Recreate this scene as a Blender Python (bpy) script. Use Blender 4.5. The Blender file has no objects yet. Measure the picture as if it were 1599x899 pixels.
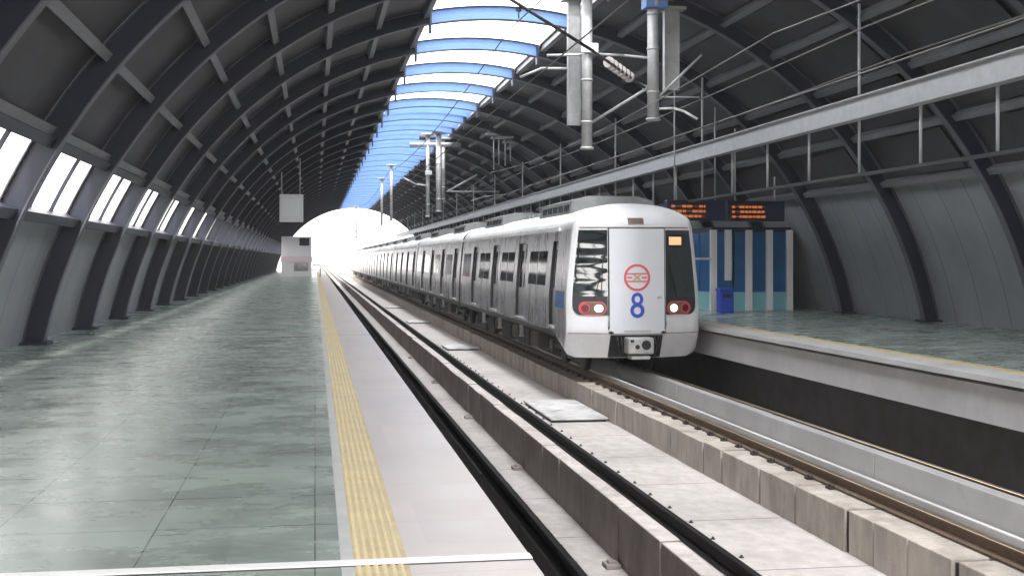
import bpy, bmesh, math, random
from mathutils import Vector, Matrix
R = math.radians
random.seed(7)
S = bpy.context.scene
COL = S.collection

# ------------------------------------------------------------------ camera
F = 1900.0                      # focal length in pixels of a 1599 px wide picture
YAW = math.atan((799.5 - 492) / F)
CZ = 2.63
cam_d = bpy.data.cameras.new('camera')
cam_d.sensor_width = 36.0
cam_d.lens = 36.0 * F / 1599
cam_d.shift_y = -(449.5 - 404) / 1599
cam_d.clip_start = 0.1
cam_d.clip_end = 6000
cam = bpy.data.objects.new('camera', cam_d)
COL.objects.link(cam)
cam.location = (0, 0, CZ)
cam.rotation_euler = (R(90), 0, -YAW)
S.camera = cam

# ------------------------------------------------------------------ world, sun, exposure
SUN_EL, SUN_AZ = R(58), R(178)          # azimuth clockwise from +Y : behind the camera
w = bpy.data.worlds.new('World'); S.world = w; w.use_nodes = True
nt = w.node_tree; nt.nodes.clear()
wo = nt.nodes.new('ShaderNodeOutputWorld'); bg = nt.nodes.new('ShaderNodeBackground')
sky = nt.nodes.new('ShaderNodeTexSky'); sky.sky_type = 'NISHITA'; sky.sun_disc = False
sky.sun_elevation = SUN_EL; sky.sun_rotation = SUN_AZ
sky.air_density = 1.0; sky.dust_density = 6.0; sky.ozone_density = 1.0
tc = nt.nodes.new('ShaderNodeTexCoord')
nz = nt.nodes.new('ShaderNodeTexNoise'); nz.inputs['Scale'].default_value = 2.2; nz.inputs['Detail'].default_value = 6
rp = nt.nodes.new('ShaderNodeValToRGB'); rp.color_ramp.elements[0].position = 0.25; rp.color_ramp.elements[1].position = 0.6
rp.color_ramp.elements[0].color = (0.65, 0.65, 0.65, 1)
mx = nt.nodes.new('ShaderNodeMixRGB'); mx.inputs['Color2'].default_value = (14.8, 14.4, 14.0, 1)
nt.links.new(tc.outputs['Generated'], nz.inputs['Vector']); nt.links.new(nz.outputs['Fac'], rp.inputs['Fac'])
nt.links.new(rp.outputs['Color'], mx.inputs['Fac']); nt.links.new(sky.outputs['Color'], mx.inputs['Color1'])
nt.links.new(mx.outputs['Color'], bg.inputs['Color']); bg.inputs['Strength'].default_value = 0.10
nt.links.new(bg.outputs['Background'], wo.inputs['Surface'])

sd = bpy.data.lights.new('sun', 'SUN'); sd.energy = 2.4; sd.angle = R(8); sd.color = (1.0, 0.96, 0.90)
sun = bpy.data.objects.new('sun', sd); COL.objects.link(sun)
d = Vector((math.cos(SUN_EL) * math.sin(SUN_AZ), math.cos(SUN_EL) * math.cos(SUN_AZ), math.sin(SUN_EL)))
sun.rotation_euler = d.to_track_quat('Z', 'Y').to_euler()
S.view_settings.view_transform = 'Standard'; S.view_settings.look = 'None'
S.view_settings.gamma = 1.0; S.view_settings.use_curve_mapping = False
S.view_settings.exposure = 1.85
S.render.engine = 'CYCLES'
S.cycles.use_denoising = True
S.cycles.max_bounces = 8; S.cycles.diffuse_bounces = 5; S.cycles.glossy_bounces = 3
S.cycles.transparent_max_bounces = 12; S.cycles.transmission_bounces = 4
S.cycles.sample_clamp_indirect = 6.0

# ------------------------------------------------------------------ materials
def mat(name, col, rough=0.6, metal=0.0, noise=0.0, nscale=3.0, stretch=(1, 1, 1), bump=0.0, bscale=30.0,
        dirt=None, dirt_amt=0.0, dscale=0.6, spec=0.5, emit=None, estr=0.0, rvar=0.0, wave=None, bstretch=None, tiles=0, tvar=0.16):
    m = bpy.data.materials.new(name); m.use_nodes = True
    t = m.node_tree; N = t.nodes; L = t.links
    b = N['Principled BSDF']
    b.inputs['Roughness'].default_value = rough; b.inputs['Metallic'].default_value = metal
    b.inputs['Specular IOR Level'].default_value = spec
    b.inputs['Base Color'].default_value = (*col, 1)
    co = N.new('ShaderNodeNewGeometry'); mp = N.new('ShaderNodeMapping')
    mp.inputs['Scale'].default_value = stretch
    L.new(co.outputs['Position'], mp.inputs['Vector'])
    out = None
    if noise > 0:
        n = N.new('ShaderNodeTexNoise'); n.inputs['Scale'].default_value = nscale; n.inputs['Detail'].default_value = 8
        n.inputs['Roughness'].default_value = 0.65
        L.new(mp.outputs['Vector'], n.inputs['Vector'])
        r = N.new('ShaderNodeMapRange'); r.inputs['From Min'].default_value = 0.3; r.inputs['From Max'].default_value = 0.7
        r.inputs['To Min'].default_value = 1 - noise; r.inputs['To Max'].default_value = 1 + noise
        L.new(n.outputs['Fac'], r.inputs['Value'])
        mm = N.new('ShaderNodeVectorMath'); mm.operation = 'SCALE'; mm.inputs[0].default_value = col
        L.new(r.outputs['Result'], mm.inputs['Scale']); out = mm.outputs['Vector']
        if rvar > 0:
            r2 = N.new('ShaderNodeMapRange'); r2.inputs['From Min'].default_value = 0.3; r2.inputs['From Max'].default_value = 0.7
            r2.inputs['To Min'].default_value = max(0.02, rough - rvar); r2.inputs['To Max'].default_value = rough + rvar
            L.new(n.outputs['Fac'], r2.inputs['Value']); L.new(r2.outputs['Result'], b.inputs['Roughness'])
    if dirt:
        n = N.new('ShaderNodeTexNoise'); n.inputs['Scale'].default_value = dscale; n.inputs['Detail'].default_value = 10
        n.inputs['Roughness'].default_value = 0.7
        L.new(mp.outputs['Vector'], n.inputs['Vector'])
        r = N.new('ShaderNodeMapRange'); r.inputs['From Min'].default_value = 0.48; r.inputs['From Max'].default_value = 0.72
        r.inputs['To Max'].default_value = dirt_amt
        L.new(n.outputs['Fac'], r.inputs['Value'])
        x = N.new('ShaderNodeMixRGB'); x.inputs['Color2'].default_value = (*dirt, 1); x.inputs['Color1'].default_value = (*col, 1)
        if out: L.new(out, x.inputs['Color1'])
        L.new(r.outputs['Result'], x.inputs['Fac']); out = x.outputs['Color']
    if tiles:
        sn = N.new('ShaderNodeVectorMath'); sn.operation = 'SNAP'; sn.inputs[1].default_value = (tiles, tiles, 50.0)
        ad = N.new('ShaderNodeVectorMath'); ad.operation = 'ADD'; ad.inputs[1].default_value = (tiles / 2, tiles / 2, 25.0)
        L.new(co.outputs['Position'], ad.inputs[0]); L.new(ad.outputs[0], sn.inputs[0])
        wn = N.new('ShaderNodeTexWhiteNoise'); wn.noise_dimensions = '3D'; L.new(sn.outputs[0], wn.inputs['Vector'])
        r = N.new('ShaderNodeMapRange'); r.inputs['To Min'].default_value = 1 - tvar; r.inputs['To Max'].default_value = 1 + tvar
        L.new(wn.outputs['Value'], r.inputs['Value'])
        mm = N.new('ShaderNodeVectorMath'); mm.operation = 'SCALE'
        L.new(out, mm.inputs[0]); L.new(r.outputs['Result'], mm.inputs['Scale']); out = mm.outputs['Vector']
    if wave:                                   # (axis, period, depth, colour) thin joints across a surface
        for (ax, per, wid, jc) in wave:
            sx = N.new('ShaderNodeSeparateXYZ'); L.new(co.outputs['Position'], sx.inputs[0])
            md = N.new('ShaderNodeMath'); md.operation = 'PINGPONG'; md.inputs[1].default_value = per / 2
            L.new(sx.outputs[ax], md.inputs[0])
            ls = N.new('ShaderNodeMath'); ls.operation = 'LESS_THAN'; ls.inputs[1].default_value = wid
            L.new(md.outputs[0], ls.inputs[0])
            x = N.new('ShaderNodeMixRGB'); x.inputs['Color2'].default_value = (*jc, 1); x.inputs['Color1'].default_value = (*col, 1)
            if out: L.new(out, x.inputs['Color1'])
            L.new(ls.outputs[0], x.inputs['Fac']); out = x.outputs['Color']
    if out: L.new(out, b.inputs['Base Color'])
    if bump > 0:
        n = N.new('ShaderNodeTexNoise'); n.inputs['Scale'].default_value = bscale; n.inputs['Detail'].default_value = 6
        m2 = N.new('ShaderNodeMapping'); m2.inputs['Scale'].default_value = bstretch or (1, 1, 1)
        L.new(co.outputs['Position'], m2.inputs['Vector'])
        L.new(m2.outputs['Vector'], n.inputs['Vector'])
        bp = N.new('ShaderNodeBump'); bp.inputs['Strength'].default_value = bump; bp.inputs['Distance'].default_value = 0.02
        L.new(n.outputs['Fac'], bp.inputs['Height']); L.new(bp.outputs['Normal'], b.inputs['Normal'])
    if emit:
        b.inputs['Emission Color'].default_value = (*emit, 1); b.inputs['Emission Strength'].default_value = estr
    return m

M = {}
M['granite_green'] = mat('green_granite', (0.27, 0.32, 0.295), 0.27, noise=0.3, nscale=1.6, stretch=(0.8, 1.4, 1), spec=0.8, bump=0.05,
                         bscale=2.4, bstretch=(0.8, 2.2, 1), rvar=0.08, wave=[(1, 0.9, 0.008, (0.10, 0.12, 0.115)), (0, 0.9, 0.004, (0.11, 0.13, 0.12))], tiles=0.9, tvar=0.12, dirt=(0.17, 0.18, 0.17), dirt_amt=0.4, dscale=1.5)
M['granite_pink'] = mat('pale_granite', (0.47, 0.42, 0.40), 0.38, noise=0.10, nscale=3.5, dirt=(0.36, 0.32, 0.33), dirt_amt=0.35, dscale=1.3, bump=0.05,
                        bscale=60, rvar=0.1, wave=[(1, 1.2, 0.003, (0.33, 0.29, 0.28))], tiles=1.2, tvar=0.05)
M['white_strip'] = mat('white_marble', (0.50, 0.51, 0.50), 0.3, noise=0.12, nscale=5)
M['tactile'] = mat('yellow_tactile', (0.62, 0.52, 0.30), 0.55, noise=0.14, nscale=6, dirt=(0.34, 0.30, 0.22), dirt_amt=0.65, dscale=3.0,
                   wave=[(1, 0.6, 0.0025, (0.42, 0.35, 0.22))])
M['tactile_groove'] = mat('shaded_tactile', (0.47, 0.38, 0.21), 0.6, noise=0.2, nscale=6)  # darker ochre paints the groove shade so the ridges stand out
M['concrete'] = mat('bed_concrete', (0.38, 0.355, 0.34), 0.85, noise=0.15, nscale=5, stretch=(1.2, 0.8, 1), dirt=(0.17, 0.15, 0.145), dirt_amt=0.35,
                    dscale=1.4, bump=0.4, bscale=25, wave=[(1, 2.45, 0.012, (0.10, 0.085, 0.085))])
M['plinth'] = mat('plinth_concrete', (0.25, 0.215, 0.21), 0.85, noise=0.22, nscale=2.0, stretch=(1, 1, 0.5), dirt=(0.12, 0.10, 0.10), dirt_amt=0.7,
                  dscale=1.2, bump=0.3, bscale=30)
M['plinth_top'] = mat('lit_plinth_top', (0.42, 0.38, 0.365), 0.85, noise=0.22, nscale=5, dirt=(0.2, 0.18, 0.17), dirt_amt=0.6, dscale=3, bump=0.4, bscale=40)  # plinth concrete made lighter where its top catches the sky
M['plinth_beige'] = mat('beige_plinth_concrete', (0.35, 0.31, 0.275), 0.85, noise=0.22, nscale=3.0, stretch=(1, 1, 0.35), dirt=(0.13, 0.10, 0.085),
                        dirt_amt=0.75, dscale=1.6, bump=0.3, bscale=30)
M['slab'] = mat('stained_slab', (0.46, 0.45, 0.45), 0.75, noise=0.2, nscale=3, dirt=(0.10, 0.095, 0.10), dirt_amt=0.9, dscale=1.6, bump=0.2)
M['coping'] = mat('coping_concrete', (0.52, 0.51, 0.51), 0.7, noise=0.14, nscale=2.0, dirt=(0.25, 0.24, 0.24), dirt_amt=0.6, dscale=1.0)
M['joint'] = mat('dark_joint', (0.02, 0.017, 0.017), 0.9)
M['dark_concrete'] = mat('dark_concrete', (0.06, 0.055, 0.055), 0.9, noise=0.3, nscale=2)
M['rail'] = mat('rusty_rail', (0.10, 0.062, 0.038), 0.6, metal=0.3, noise=0.3, nscale=8)
M['rail_black'] = mat('shaded_black_rail', (0.004, 0.003, 0.003), 0.75, noise=0.4, nscale=9, spec=0.15)  # dark rail, with the shadow round it put into the black
M['rail_head'] = mat('polished_rail', (0.60, 0.47, 0.32), 0.28, metal=0.9, noise=0.15, nscale=5)
M['clip'] = mat('rail_clip_steel', (0.035, 0.03, 0.03), 0.6, metal=0.4)
M['rib'] = mat('shaded_blue_steel', (0.008, 0.011, 0.026), 0.45, noise=0.15, nscale=2)  # blue beam steel with the roof shade put into the colour
M['flange'] = mat('bounce_lit_flange', (0.085, 0.085, 0.105), 0.45, noise=0.15, nscale=2)  # grey holds the light bounced up from the floor
M['skybeam'] = mat('lit_blue_steel', (0.10, 0.20, 0.43), 0.45, noise=0.08, nscale=2)  # same beam steel with the skylight brightness put into the colour
M['sheet'] = mat('roof_sheet', (0.042, 0.042, 0.049), 0.6, noise=0.3, nscale=0.9, dirt=(0.03, 0.028, 0.03), dirt_amt=0.8, dscale=0.5, wave=[(1, 0.47, 0.02, (0.035, 0.033, 0.035))])
M['purlin'] = mat('purlin_steel', (0.15, 0.15, 0.165), 0.5, noise=0.1)
M['galv'] = mat('galvanised_steel', (0.43, 0.43, 0.43), 0.45, metal=0.25, noise=0.15, nscale=6, dirt=(0.28, 0.27, 0.27), dirt_amt=0.6, dscale=2.5)
M['white_paint'] = mat('white_paint', (0.78, 0.78, 0.78), 0.4)
M['dark_steel'] = mat('dark_steel', (0.05, 0.05, 0.055), 0.5, metal=0.4)
M['wire'] = mat('copper_wire', (0.16, 0.15, 0.145), 0.5, metal=0.5)
M['insulator'] = mat('grey_ceramic', (0.36, 0.33, 0.32), 0.3)
M['beam'] = mat('grey_beam', (0.42, 0.43, 0.45), 0.5, noise=0.12, nscale=4)
M['nose'] = mat('white_cab_paint', (0.68, 0.68, 0.70), 0.28, noise=0.03, nscale=2, dirt=(0.42, 0.40, 0.39), dirt_amt=0.35, dscale=1.2)
M['nose_door'] = mat('pale_grey_paint', (0.60, 0.61, 0.65), 0.32, noise=0.03)
M['steel'] = mat('stainless_steel', (0.66, 0.65, 0.68), 0.29, metal=0.78, noise=0.07, nscale=1.2, stretch=(1, 1.6, 0.3), bump=0.035, bscale=3,
                 bstretch=(1, 1, 6), rvar=0.08)
M['train_roof'] = mat('pale_train_roof', (0.66, 0.66, 0.66), 0.45, noise=0.1, nscale=2, dirt=(0.3, 0.3, 0.3), dirt_amt=0.5)
M['ac'] = mat('roof_unit_paint', (0.20, 0.21, 0.21), 0.5, noise=0.15, nscale=3, dirt=(0.12, 0.12, 0.12), dirt_amt=0.6, dscale=2)
M['rubber'] = mat('black_rubber', (0.012, 0.012, 0.014), 0.6)
M['glass'] = mat('dark_glass', (0.012, 0.014, 0.017), 0.06, spec=0.9, noise=0.01, bump=0.12, bscale=1.6)
M['screen_glass'] = mat('windscreen_glass', (0.010, 0.016, 0.018), 0.03, spec=0.5, noise=0.01, bump=0.75, bscale=1.1, bstretch=(0.5, 1, 2.2))
for n_ in M['screen_glass'].node_tree.nodes:
    if n_.bl_idname == 'ShaderNodeTexNoise': n_.inputs['Detail'].default_value = 1.2
M['screen_glass'].node_tree.nodes['Principled BSDF'].inputs['IOR'].default_value = 2.6
M['mask'] = mat('charcoal_mask', (0.030, 0.030, 0.036), 0.35)
M['under'] = mat('underframe_black', (0.012, 0.011, 0.012), 0.7, noise=0.3, nscale=4)
M['under_grey'] = mat('underframe_grey', (0.055, 0.052, 0.05), 0.6, noise=0.3, nscale=4, dirt=(0.06, 0.05, 0.05), dirt_amt=0.7)
M['red'] = mat('red_paint', (0.62, 0.09, 0.10), 0.4)
M['lamp_red'] = mat('red_lens', (0.14, 0.005, 0.012), 0.12, spec=0.8)
M['lamp_on'] = mat('lit_headlamp', (0.9, 0.8, 0.6), 0.2, emit=(1.0, 0.88, 0.70), estr=1.1)
M['blue_paint'] = mat('blue_paint', (0.012, 0.06, 0.42), 0.4)
M['stripe_blue'] = mat('stripe_blue', (0.03, 0.14, 0.34), 0.35)
M['gold'] = mat('ochre_paint', (0.45, 0.33, 0.08), 0.4)
M['led'] = mat('amber_led', (0.3, 0.2, 0.1), 0.4, emit=(1.0, 0.50, 0.27), estr=0.30)
M['led_orange'] = mat('orange_led', (0.3, 0.1, 0.03), 0.4, emit=(1.0, 0.26, 0.05), estr=0.13)
M['vent'] = mat('brown_grille', (0.13, 0.09, 0.065), 0.6)
M['board'] = mat('black_board', (0.012, 0.014, 0.03), 0.35)
M['board_navy'] = mat('navy_board', (0.008, 0.012, 0.045), 0.4)
M['panel_blue'] = mat('blue_panel', (0.02, 0.12, 0.30), 0.25, noise=0.2, nscale=1.5)
M['panel_cyan'] = mat('cyan_panel', (0.22, 0.48, 0.54), 0.25, noise=0.1, nscale=1.5)
M['wall_panel'] = mat('grey_wall_panel', (0.24, 0.25, 0.27), 0.5, noise=0.12, nscale=1.0, wave=[(1, 1.175, 0.012, (0.08, 0.08, 0.09))])
M['pink_band'] = mat('pink_band', (0.75, 0.60, 0.64), 0.4)
M['kiosk_grey'] = mat('kiosk_grey', (0.74, 0.72, 0.75), 0.5)
M['ground'] = mat('ground', (0.30, 0.29, 0.26), 0.9, noise=0.3, nscale=0.02, dirt=(0.12, 0.16, 0.08), dirt_amt=0.7, dscale=0.012)

def skylight_mat():
    m = bpy.data.materials.new('translucent_glazing'); m.use_nodes = True
    t = m.node_tree; N = t.nodes; L = t.links; N.clear()
    o = N.new('ShaderNodeOutputMaterial'); a = N.new('ShaderNodeBsdfTransparent'); b = N.new('ShaderNodeBsdfTranslucent')
    a.inputs['Color'].default_value = (0.95, 0.97, 1, 1); b.inputs['Color'].default_value = (0.9, 0.93, 0.95, 1)
    x = N.new('ShaderNodeMixShader'); x.inputs['Fac'].default_value = 0.30
    L.new(a.outputs[0], x.inputs[1]); L.new(b.outputs[0], x.inputs[2]); L.new(x.outputs[0], o.inputs['Surface'])
    return m
M['skylight'] = skylight_mat()

# ------------------------------------------------------------------ helpers
def link_mesh(name, bm, mats, parent=None, smooth=False, loc=None):
    me = bpy.data.meshes.new(name); bmesh.ops.recalc_face_normals(bm, faces=bm.faces[:])
    bm.to_mesh(me); bm.free()
    if not isinstance(mats, (list, tuple)): mats = [mats]
    for k in mats: me.materials.append(M[k] if isinstance(k, str) else k)
    if smooth:
        for p in me.polygons: p.use_smooth = True
        try: me.set_sharp_from_angle(angle=R(35))
        except Exception: pass
    o = bpy.data.objects.new(name, me); COL.objects.link(o)
    if parent: o.parent = parent
    if loc: o.location = loc
    return o

def tag(o, label=None, cat=None, group=None, kind=None):
    if label: o['label'] = label
    if cat: o['category'] = cat
    if group: o['group'] = group
    if kind: o['kind'] = kind
    return o

def empty(name, loc=(0, 0, 0), rz=0):
    o = bpy.data.objects.new(name, None); COL.objects.link(o)
    o.location = loc; o.rotation_euler = (0, 0, rz); o.empty_display_size = 0.3
    return o

def struct(name, bm, mats, parent=None, **k):
    o = link_mesh(name, bm, mats, parent, **k); o['kind'] = 'structure'; return o

def box(bm, x0, x1, y0, y1, z0, z1, mi=0, bev=0.0):
    vs = [bm.verts.new((x, y, z)) for x in (x0, x1) for y in (y0, y1) for z in (z0, z1)]
    idx = ((0, 1, 3, 2), (4, 6, 7, 5), (0, 4, 5, 1), (2, 3, 7, 6), (0, 2, 6, 4), (1, 5, 7, 3))
    fs = [bm.faces.new([vs[i] for i in f]) for f in idx]
    for f in fs: f.material_index = mi
    if bev > 0:
        es = list({e for f in fs for e in f.edges})
        r = bmesh.ops.bevel(bm, geom=es, offset=bev, segments=2, affect='EDGES', profile=0.5)
        for f in r['faces']: f.material_index = mi
    return vs

def tube(bm, p0, p1, r, n=10, mi=0, r2=None):
    p0, p1 = Vector(p0), Vector(p1); r2 = r if r2 is None else r2
    q = (p1 - p0).to_track_quat('Z', 'Y')
    rings = []
    for p, rr in ((p0, r), (p1, r2)):
        rings.append([bm.verts.new(p + q @ Vector((rr * math.cos(2 * math.pi * i / n), rr * math.sin(2 * math.pi * i / n), 0))) for i in range(n)])
    for i in range(n):
        f = bm.faces.new((rings[0][i], rings[0][(i + 1) % n], rings[1][(i + 1) % n], rings[1][i])); f.material_index = mi; f.smooth = True
    for rg in (rings[0][::-1], rings[1]):
        f = bm.faces.new(rg); f.material_index = mi

def prism_y(bm, prof, y0, y1, mi=0, capmi=None, n=1):
    """closed profile [(x,z)...] extruded along y"""
    rs = [[bm.verts.new((x, y0 + (y1 - y0) * k / n, z)) for x, z in prof] for k in range(n + 1)]
    m = len(prof)
    for k in range(n):
        for i in range(m):
            f = bm.faces.new((rs[k][i], rs[k][(i + 1) % m], rs[k + 1][(i + 1) % m], rs[k + 1][i])); f.material_index = mi
    for rg in (rs[0][::-1], rs[-1]):
        f = bm.faces.new(rg); f.material_index = mi if capmi is None else capmi

def copy_tree(o, parent=None):
    c = o.copy(); COL.objects.link(c); c.parent = parent
    for ch in [k for k in o.children]: copy_tree(ch, c)
    return c

CX = 4.96; RI = 10.0; ZC = -0.90            # vault: centre line, inner radius, centre height
Y0, Y1 = 0.0, 157.8                        # station hall from / to
PITCH = 4.77
YR = [Y0 - 0.9 + 0.2 + PITCH * k for k in range(34)]
Y0 = YR[0] - 0.2
def arc(phi, r): return (CX + r * math.sin(phi), ZC + r * math.cos(phi))

# ------------------------------------------------------------------ ground and platforms
bm = bmesh.new(); box(bm, -1000, 1000, -1000, 1000, -9.6, -9.2); struct('ground', bm, 'ground')

YP0, YP1 = -14.0, 168.0
PT = 1.08
bm = bmesh.new()
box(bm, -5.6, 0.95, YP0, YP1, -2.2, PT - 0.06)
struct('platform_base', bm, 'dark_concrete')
bm = bmesh.new(); box(bm, -5.6, 0.13, YP0, YP1, PT - 0.06, PT); struct('platform_paving', bm, 'granite_green')
bm = bmesh.new(); box(bm, 0.13, 0.195, YP0, YP1, PT - 0.06, PT + 0.001); struct('platform_border', bm, 'white_strip')
bm = bmesh.new(); box(bm, 0.195, 0.47, YP0, YP1, PT - 0.06, PT + 0.001)
nb = 6
for k in range(nb):
    xa = 0.205 + k * (0.255 / nb)
    prism_y(bm, [(xa, PT + 0.001), (xa + 0.006, PT + 0.006), (xa + 0.020, PT + 0.006), (xa + 0.026, PT + 0.001)], YP0, YP1, 1)
struct('tactile_paving', bm, ['tactile_groove', 'tactile'])
bm = bmesh.new(); box(bm, 0.47, 1.11, YP0, YP1, PT - 0.06, PT); struct('platform_coping', bm, 'granite_pink')
bm = bmesh.new()
box(bm, -5.5, 1.112, 6.20, 6.30, PT - 0.02, PT + 0.009, 0, 0.003); box(bm, -5.5, 1.108, 6.178, 6.1985, PT - 0.02, PT + 0.002, 1)
tag(link_mesh('joint_cover', bm, ['white_paint', 'rubber']), 'bright metal joint strip laid straight across the near platform floor', 'joint strip')
bm = bmesh.new(); box(bm, -5.5, 1.108, 24.9, 25.0, PT - 0.02, PT + 0.004)
tag(link_mesh('joint_cover', bm, ['galv']), 'dull grey joint strip crossing the platform well beyond the bright one', 'joint strip')

# right platform
bm = bmesh.new()
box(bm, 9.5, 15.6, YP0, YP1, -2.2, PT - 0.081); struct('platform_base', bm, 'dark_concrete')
bm = bmesh.new(); box(bm, 8.92, 9.5, YP0, YP1, 0.42, 0.93); struct('platform_beam', bm, 'coping')
bm = bmesh.new(); box(bm, 8.78, 9.35, YP0, YP1, PT - 0.08, PT); struct('platform_coping', bm, 'coping')
bm = bmesh.new(); box(bm, 9.35, 9.62, YP0, YP1, PT - 0.08, PT + 0.003); struct('tactile_paving', bm, 'tactile')
bm = bmesh.new(); box(bm, 9.62, 15.6, YP0, YP1, PT - 0.08, PT); struct('platform_paving', bm, 'granite_green')

# ------------------------------------------------------------------ track bed, plinths, rails
YT0, YT1 = -14.0, 420.0
bm = bmesh.new()
box(bm, 0.951, 3.5, YT0, YT1, -1.4, -0.80); struct('track_bed', bm, 'concrete')
bm = bmesh.new()
box(bm, 3.5, 9.4, YT0, YT1, -1.4, -0.65); struct('track_bed', bm, 'concrete')
def plinth(name, x0, x1, zb, zt, m, seed, lens=(1.0, 3.2), gap=0.045):
    rnd = random.Random(seed)
    bm = bmesh.new(); y = YT0; fill = []
    while y < YT1:
        if y > 200: l = 12
        else: l = rnd.uniform(*lens)
        dx = rnd.uniform(-0.012, 0.012); dz = rnd.uniform(-0.012, 0.008)
        box(bm, x0 + dx, x1 + dx, y, min(y + l, YT1), zb, zt + dz, 0, 0.012 if y < 90 else 0)
        g_ = gap * rnd.uniform(0.5, 1.3)
        if y < 110: fill.append((x0 + 0.03, x1 - 0.03, y + l - 0.01, y + l + g_ + 0.01, zb, zt - 0.03))
        y += l + g_
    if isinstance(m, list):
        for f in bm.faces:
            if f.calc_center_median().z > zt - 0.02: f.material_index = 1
    if not isinstance(m, list): m = [m]
    for q in fill: box(bm, *q, len(m))
    return struct(name, bm, m + ['joint'])
plinth('track_plinth', 2.12, 2.36, -0.81, -0.155, 'dark_concrete', 1)  # dark material holds the shade beside the platform edge
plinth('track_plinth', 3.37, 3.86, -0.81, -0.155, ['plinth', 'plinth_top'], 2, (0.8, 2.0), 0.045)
plinth('track_plinth', 5.86, 6.52, -0.66, -0.165, 'plinth_beige', 3, (0.55, 1.5), 0.07)
plinth('track_plinth', 7.50, 7.68, -0.66, 0.0, 'coping', 4, (3.5, 5.0), 0.02)
plinth('track_plinth', 7.681, 8.06, -0.66, -0.165, 'plinth', 5)
plinth('track_plinth', 6.60, 6.66, -0.66, -0.03, 'coping', 6, (5, 6.0), 0.02)

def rail(xc, head, clips, label, side=1, base='rail'):
    z0, z1 = -0.150, 0.0
    bm = bmesh.new()
    hw = 0.036
    prof = [(-0.07, z0), (0.07, z0), (0.07, z0 + 0.012), (0.012, z0 + 0.035), (0.010, z1 - 0.045), (hw, z1 - 0.036), (hw, z1 - 0.006),
            (hw - 0.006, z1), (-hw + 0.006, z1), (-hw, z1 - 0.006), (-hw, z1 - 0.036), (-0.010, z1 - 0.045), (-0.012, z0 + 0.035), (-0.07, z0 + 0.012)]
    prism_y(bm, prof, YT0, YT1)
    for f in bm.faces:
        c = f.calc_center_median()
        if c.z > z1 - 0.004: f.material_index = 1
    r = link_mesh('rail', bm, [base, head], loc=(xc, 0, 0))
    tag(r, label, 'rail', 'running rails of the two tracks')
    bm = bmesh.new()
    for s in (side,):
        box(bm, s * 0.075, s * 0.15, -0.06, 0.06, z0 - 0.012, z0 + 0.014)
        tube(bm, (s * 0.11, 0, z0 + 0.012), (s * 0.11, 0, z0 + 0.05), 0.018, 8)
        tube(bm, (s * 0.08, -0.04, z0 + 0.03), (s * 0.055, 0.04, z0 + 0.03), 0.010, 6)
    c0 = link_mesh('rail_clip', bm, 'clip', r, loc=(0, clips, 0))
    for k in range(1, 60):
        c = c0.copy(); COL.objects.link(c); c.location = (0, clips + 0.65 * k, 0)
    bm = bmesh.new()
    y = clips + 0.65 * 60
    while y < 170:
        for s in (side,): box(bm, min(s * 0.075, s * 0.15), max(s * 0.075, s * 0.15), y - 0.06, y + 0.06, z0 - 0.012, z0 + 0.03)
        y += 0.65
    o = link_mesh('far_rail_clips', bm, 'clip', r); o['kind'] = 'stuff'
    return r
rail(2.21, 'rail_black', 6.2, 'dark rail hugging the near platform edge', 1, 'rail_black')
rail(3.64, 'rail_black', 9.3, 'dark rail on the tall plinth of the empty track', 1, 'rail_black')
rail(6.30, 'rail_head', 14.0, 'rail with a shiny top under the left wheels of the train', -1)
rail(7.80, 'rail_head', 14.0, 'rail under the right wheels of the train, behind the pale upstand', 1)

# raised slabs between the tracks
slab_info = [(23.9, 3.3, 'pale stained concrete slab on the bed, the nearest and largest of the raised slabs'),
             (43.3, 2.2, 'raised slab with a dark lip, second from the camera'),
             (61.5, 2.2, 'raised slab with a dark lip, third from the camera'),
             (80.7, 2.2, 'raised slab with a dark lip, fourth and farthest in view')]
for (y, l, lab) in slab_info:
    bm = bmesh.new(); box(bm, 4.66, 5.84, y, y + l, -0.605, -0.57, 0, 0.006); box(bm, 4.70, 5.80, y + 0.06, y + l - 0.05, -0.65, -0.605, 1)  # black base stands in for the shadow gap under the slab
    tag(link_mesh('cover_slab', bm, ['slab', 'rubber']), lab, 'cover slab', 'raised slabs between the tracks')

bm = bmesh.new(); tube(bm, (0, 0, 0), (0, 0, 0.03), 0.014, 8); tube(bm, (0, 0, 0.0), (0, 0, 0.01), 0.03, 8)
bolt = link_mesh('anchor_bolt', bm, 'clip')
for k in range(40):
    o = bolt if k == 0 else bolt.copy()
    if k: COL.objects.link(o)
    o.location = (4.62 + random.uniform(-0.02, 0.02), 11.0 + 0.9 * k, -0.65)
    tag(o, 'small dark anchor bolt in the row beside the tall plinth track', 'bolt', 'row of anchor bolts in the middle bed')
# small concrete brackets / cable cleats at the foot of the tall plinth
bm = bmesh.new(); box(bm, -0.17, 0.0, -0.11, 0.11, 0, 0.05, 0, 0.008); box(bm, -0.13, -0.04, -0.05, 0.05, 0.05, 0.075)
b0 = link_mesh('drain_box', bm, 'plinth')
labs = ['small concrete drain box at the foot of the tall plinth, nearest one', 'small concrete drain box at the foot of the tall plinth, second one',
        'small concrete drain box at the foot of the tall plinth, third one', 'small concrete drain box at the foot of the tall plinth, fourth one',
        'small concrete drain box at the foot of the tall plinth, fifth and farthest one']
for k, y in enumerate((13.2, 19.6, 26.0, 33.5, 42.0)):
    o = b0 if k == 0 else b0.copy()
    if k: COL.objects.link(o)
    o.location = (3.345, y, -0.80); tag(o, labs[k], 'drain box', 'drain boxes along the plinth foot')

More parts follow.
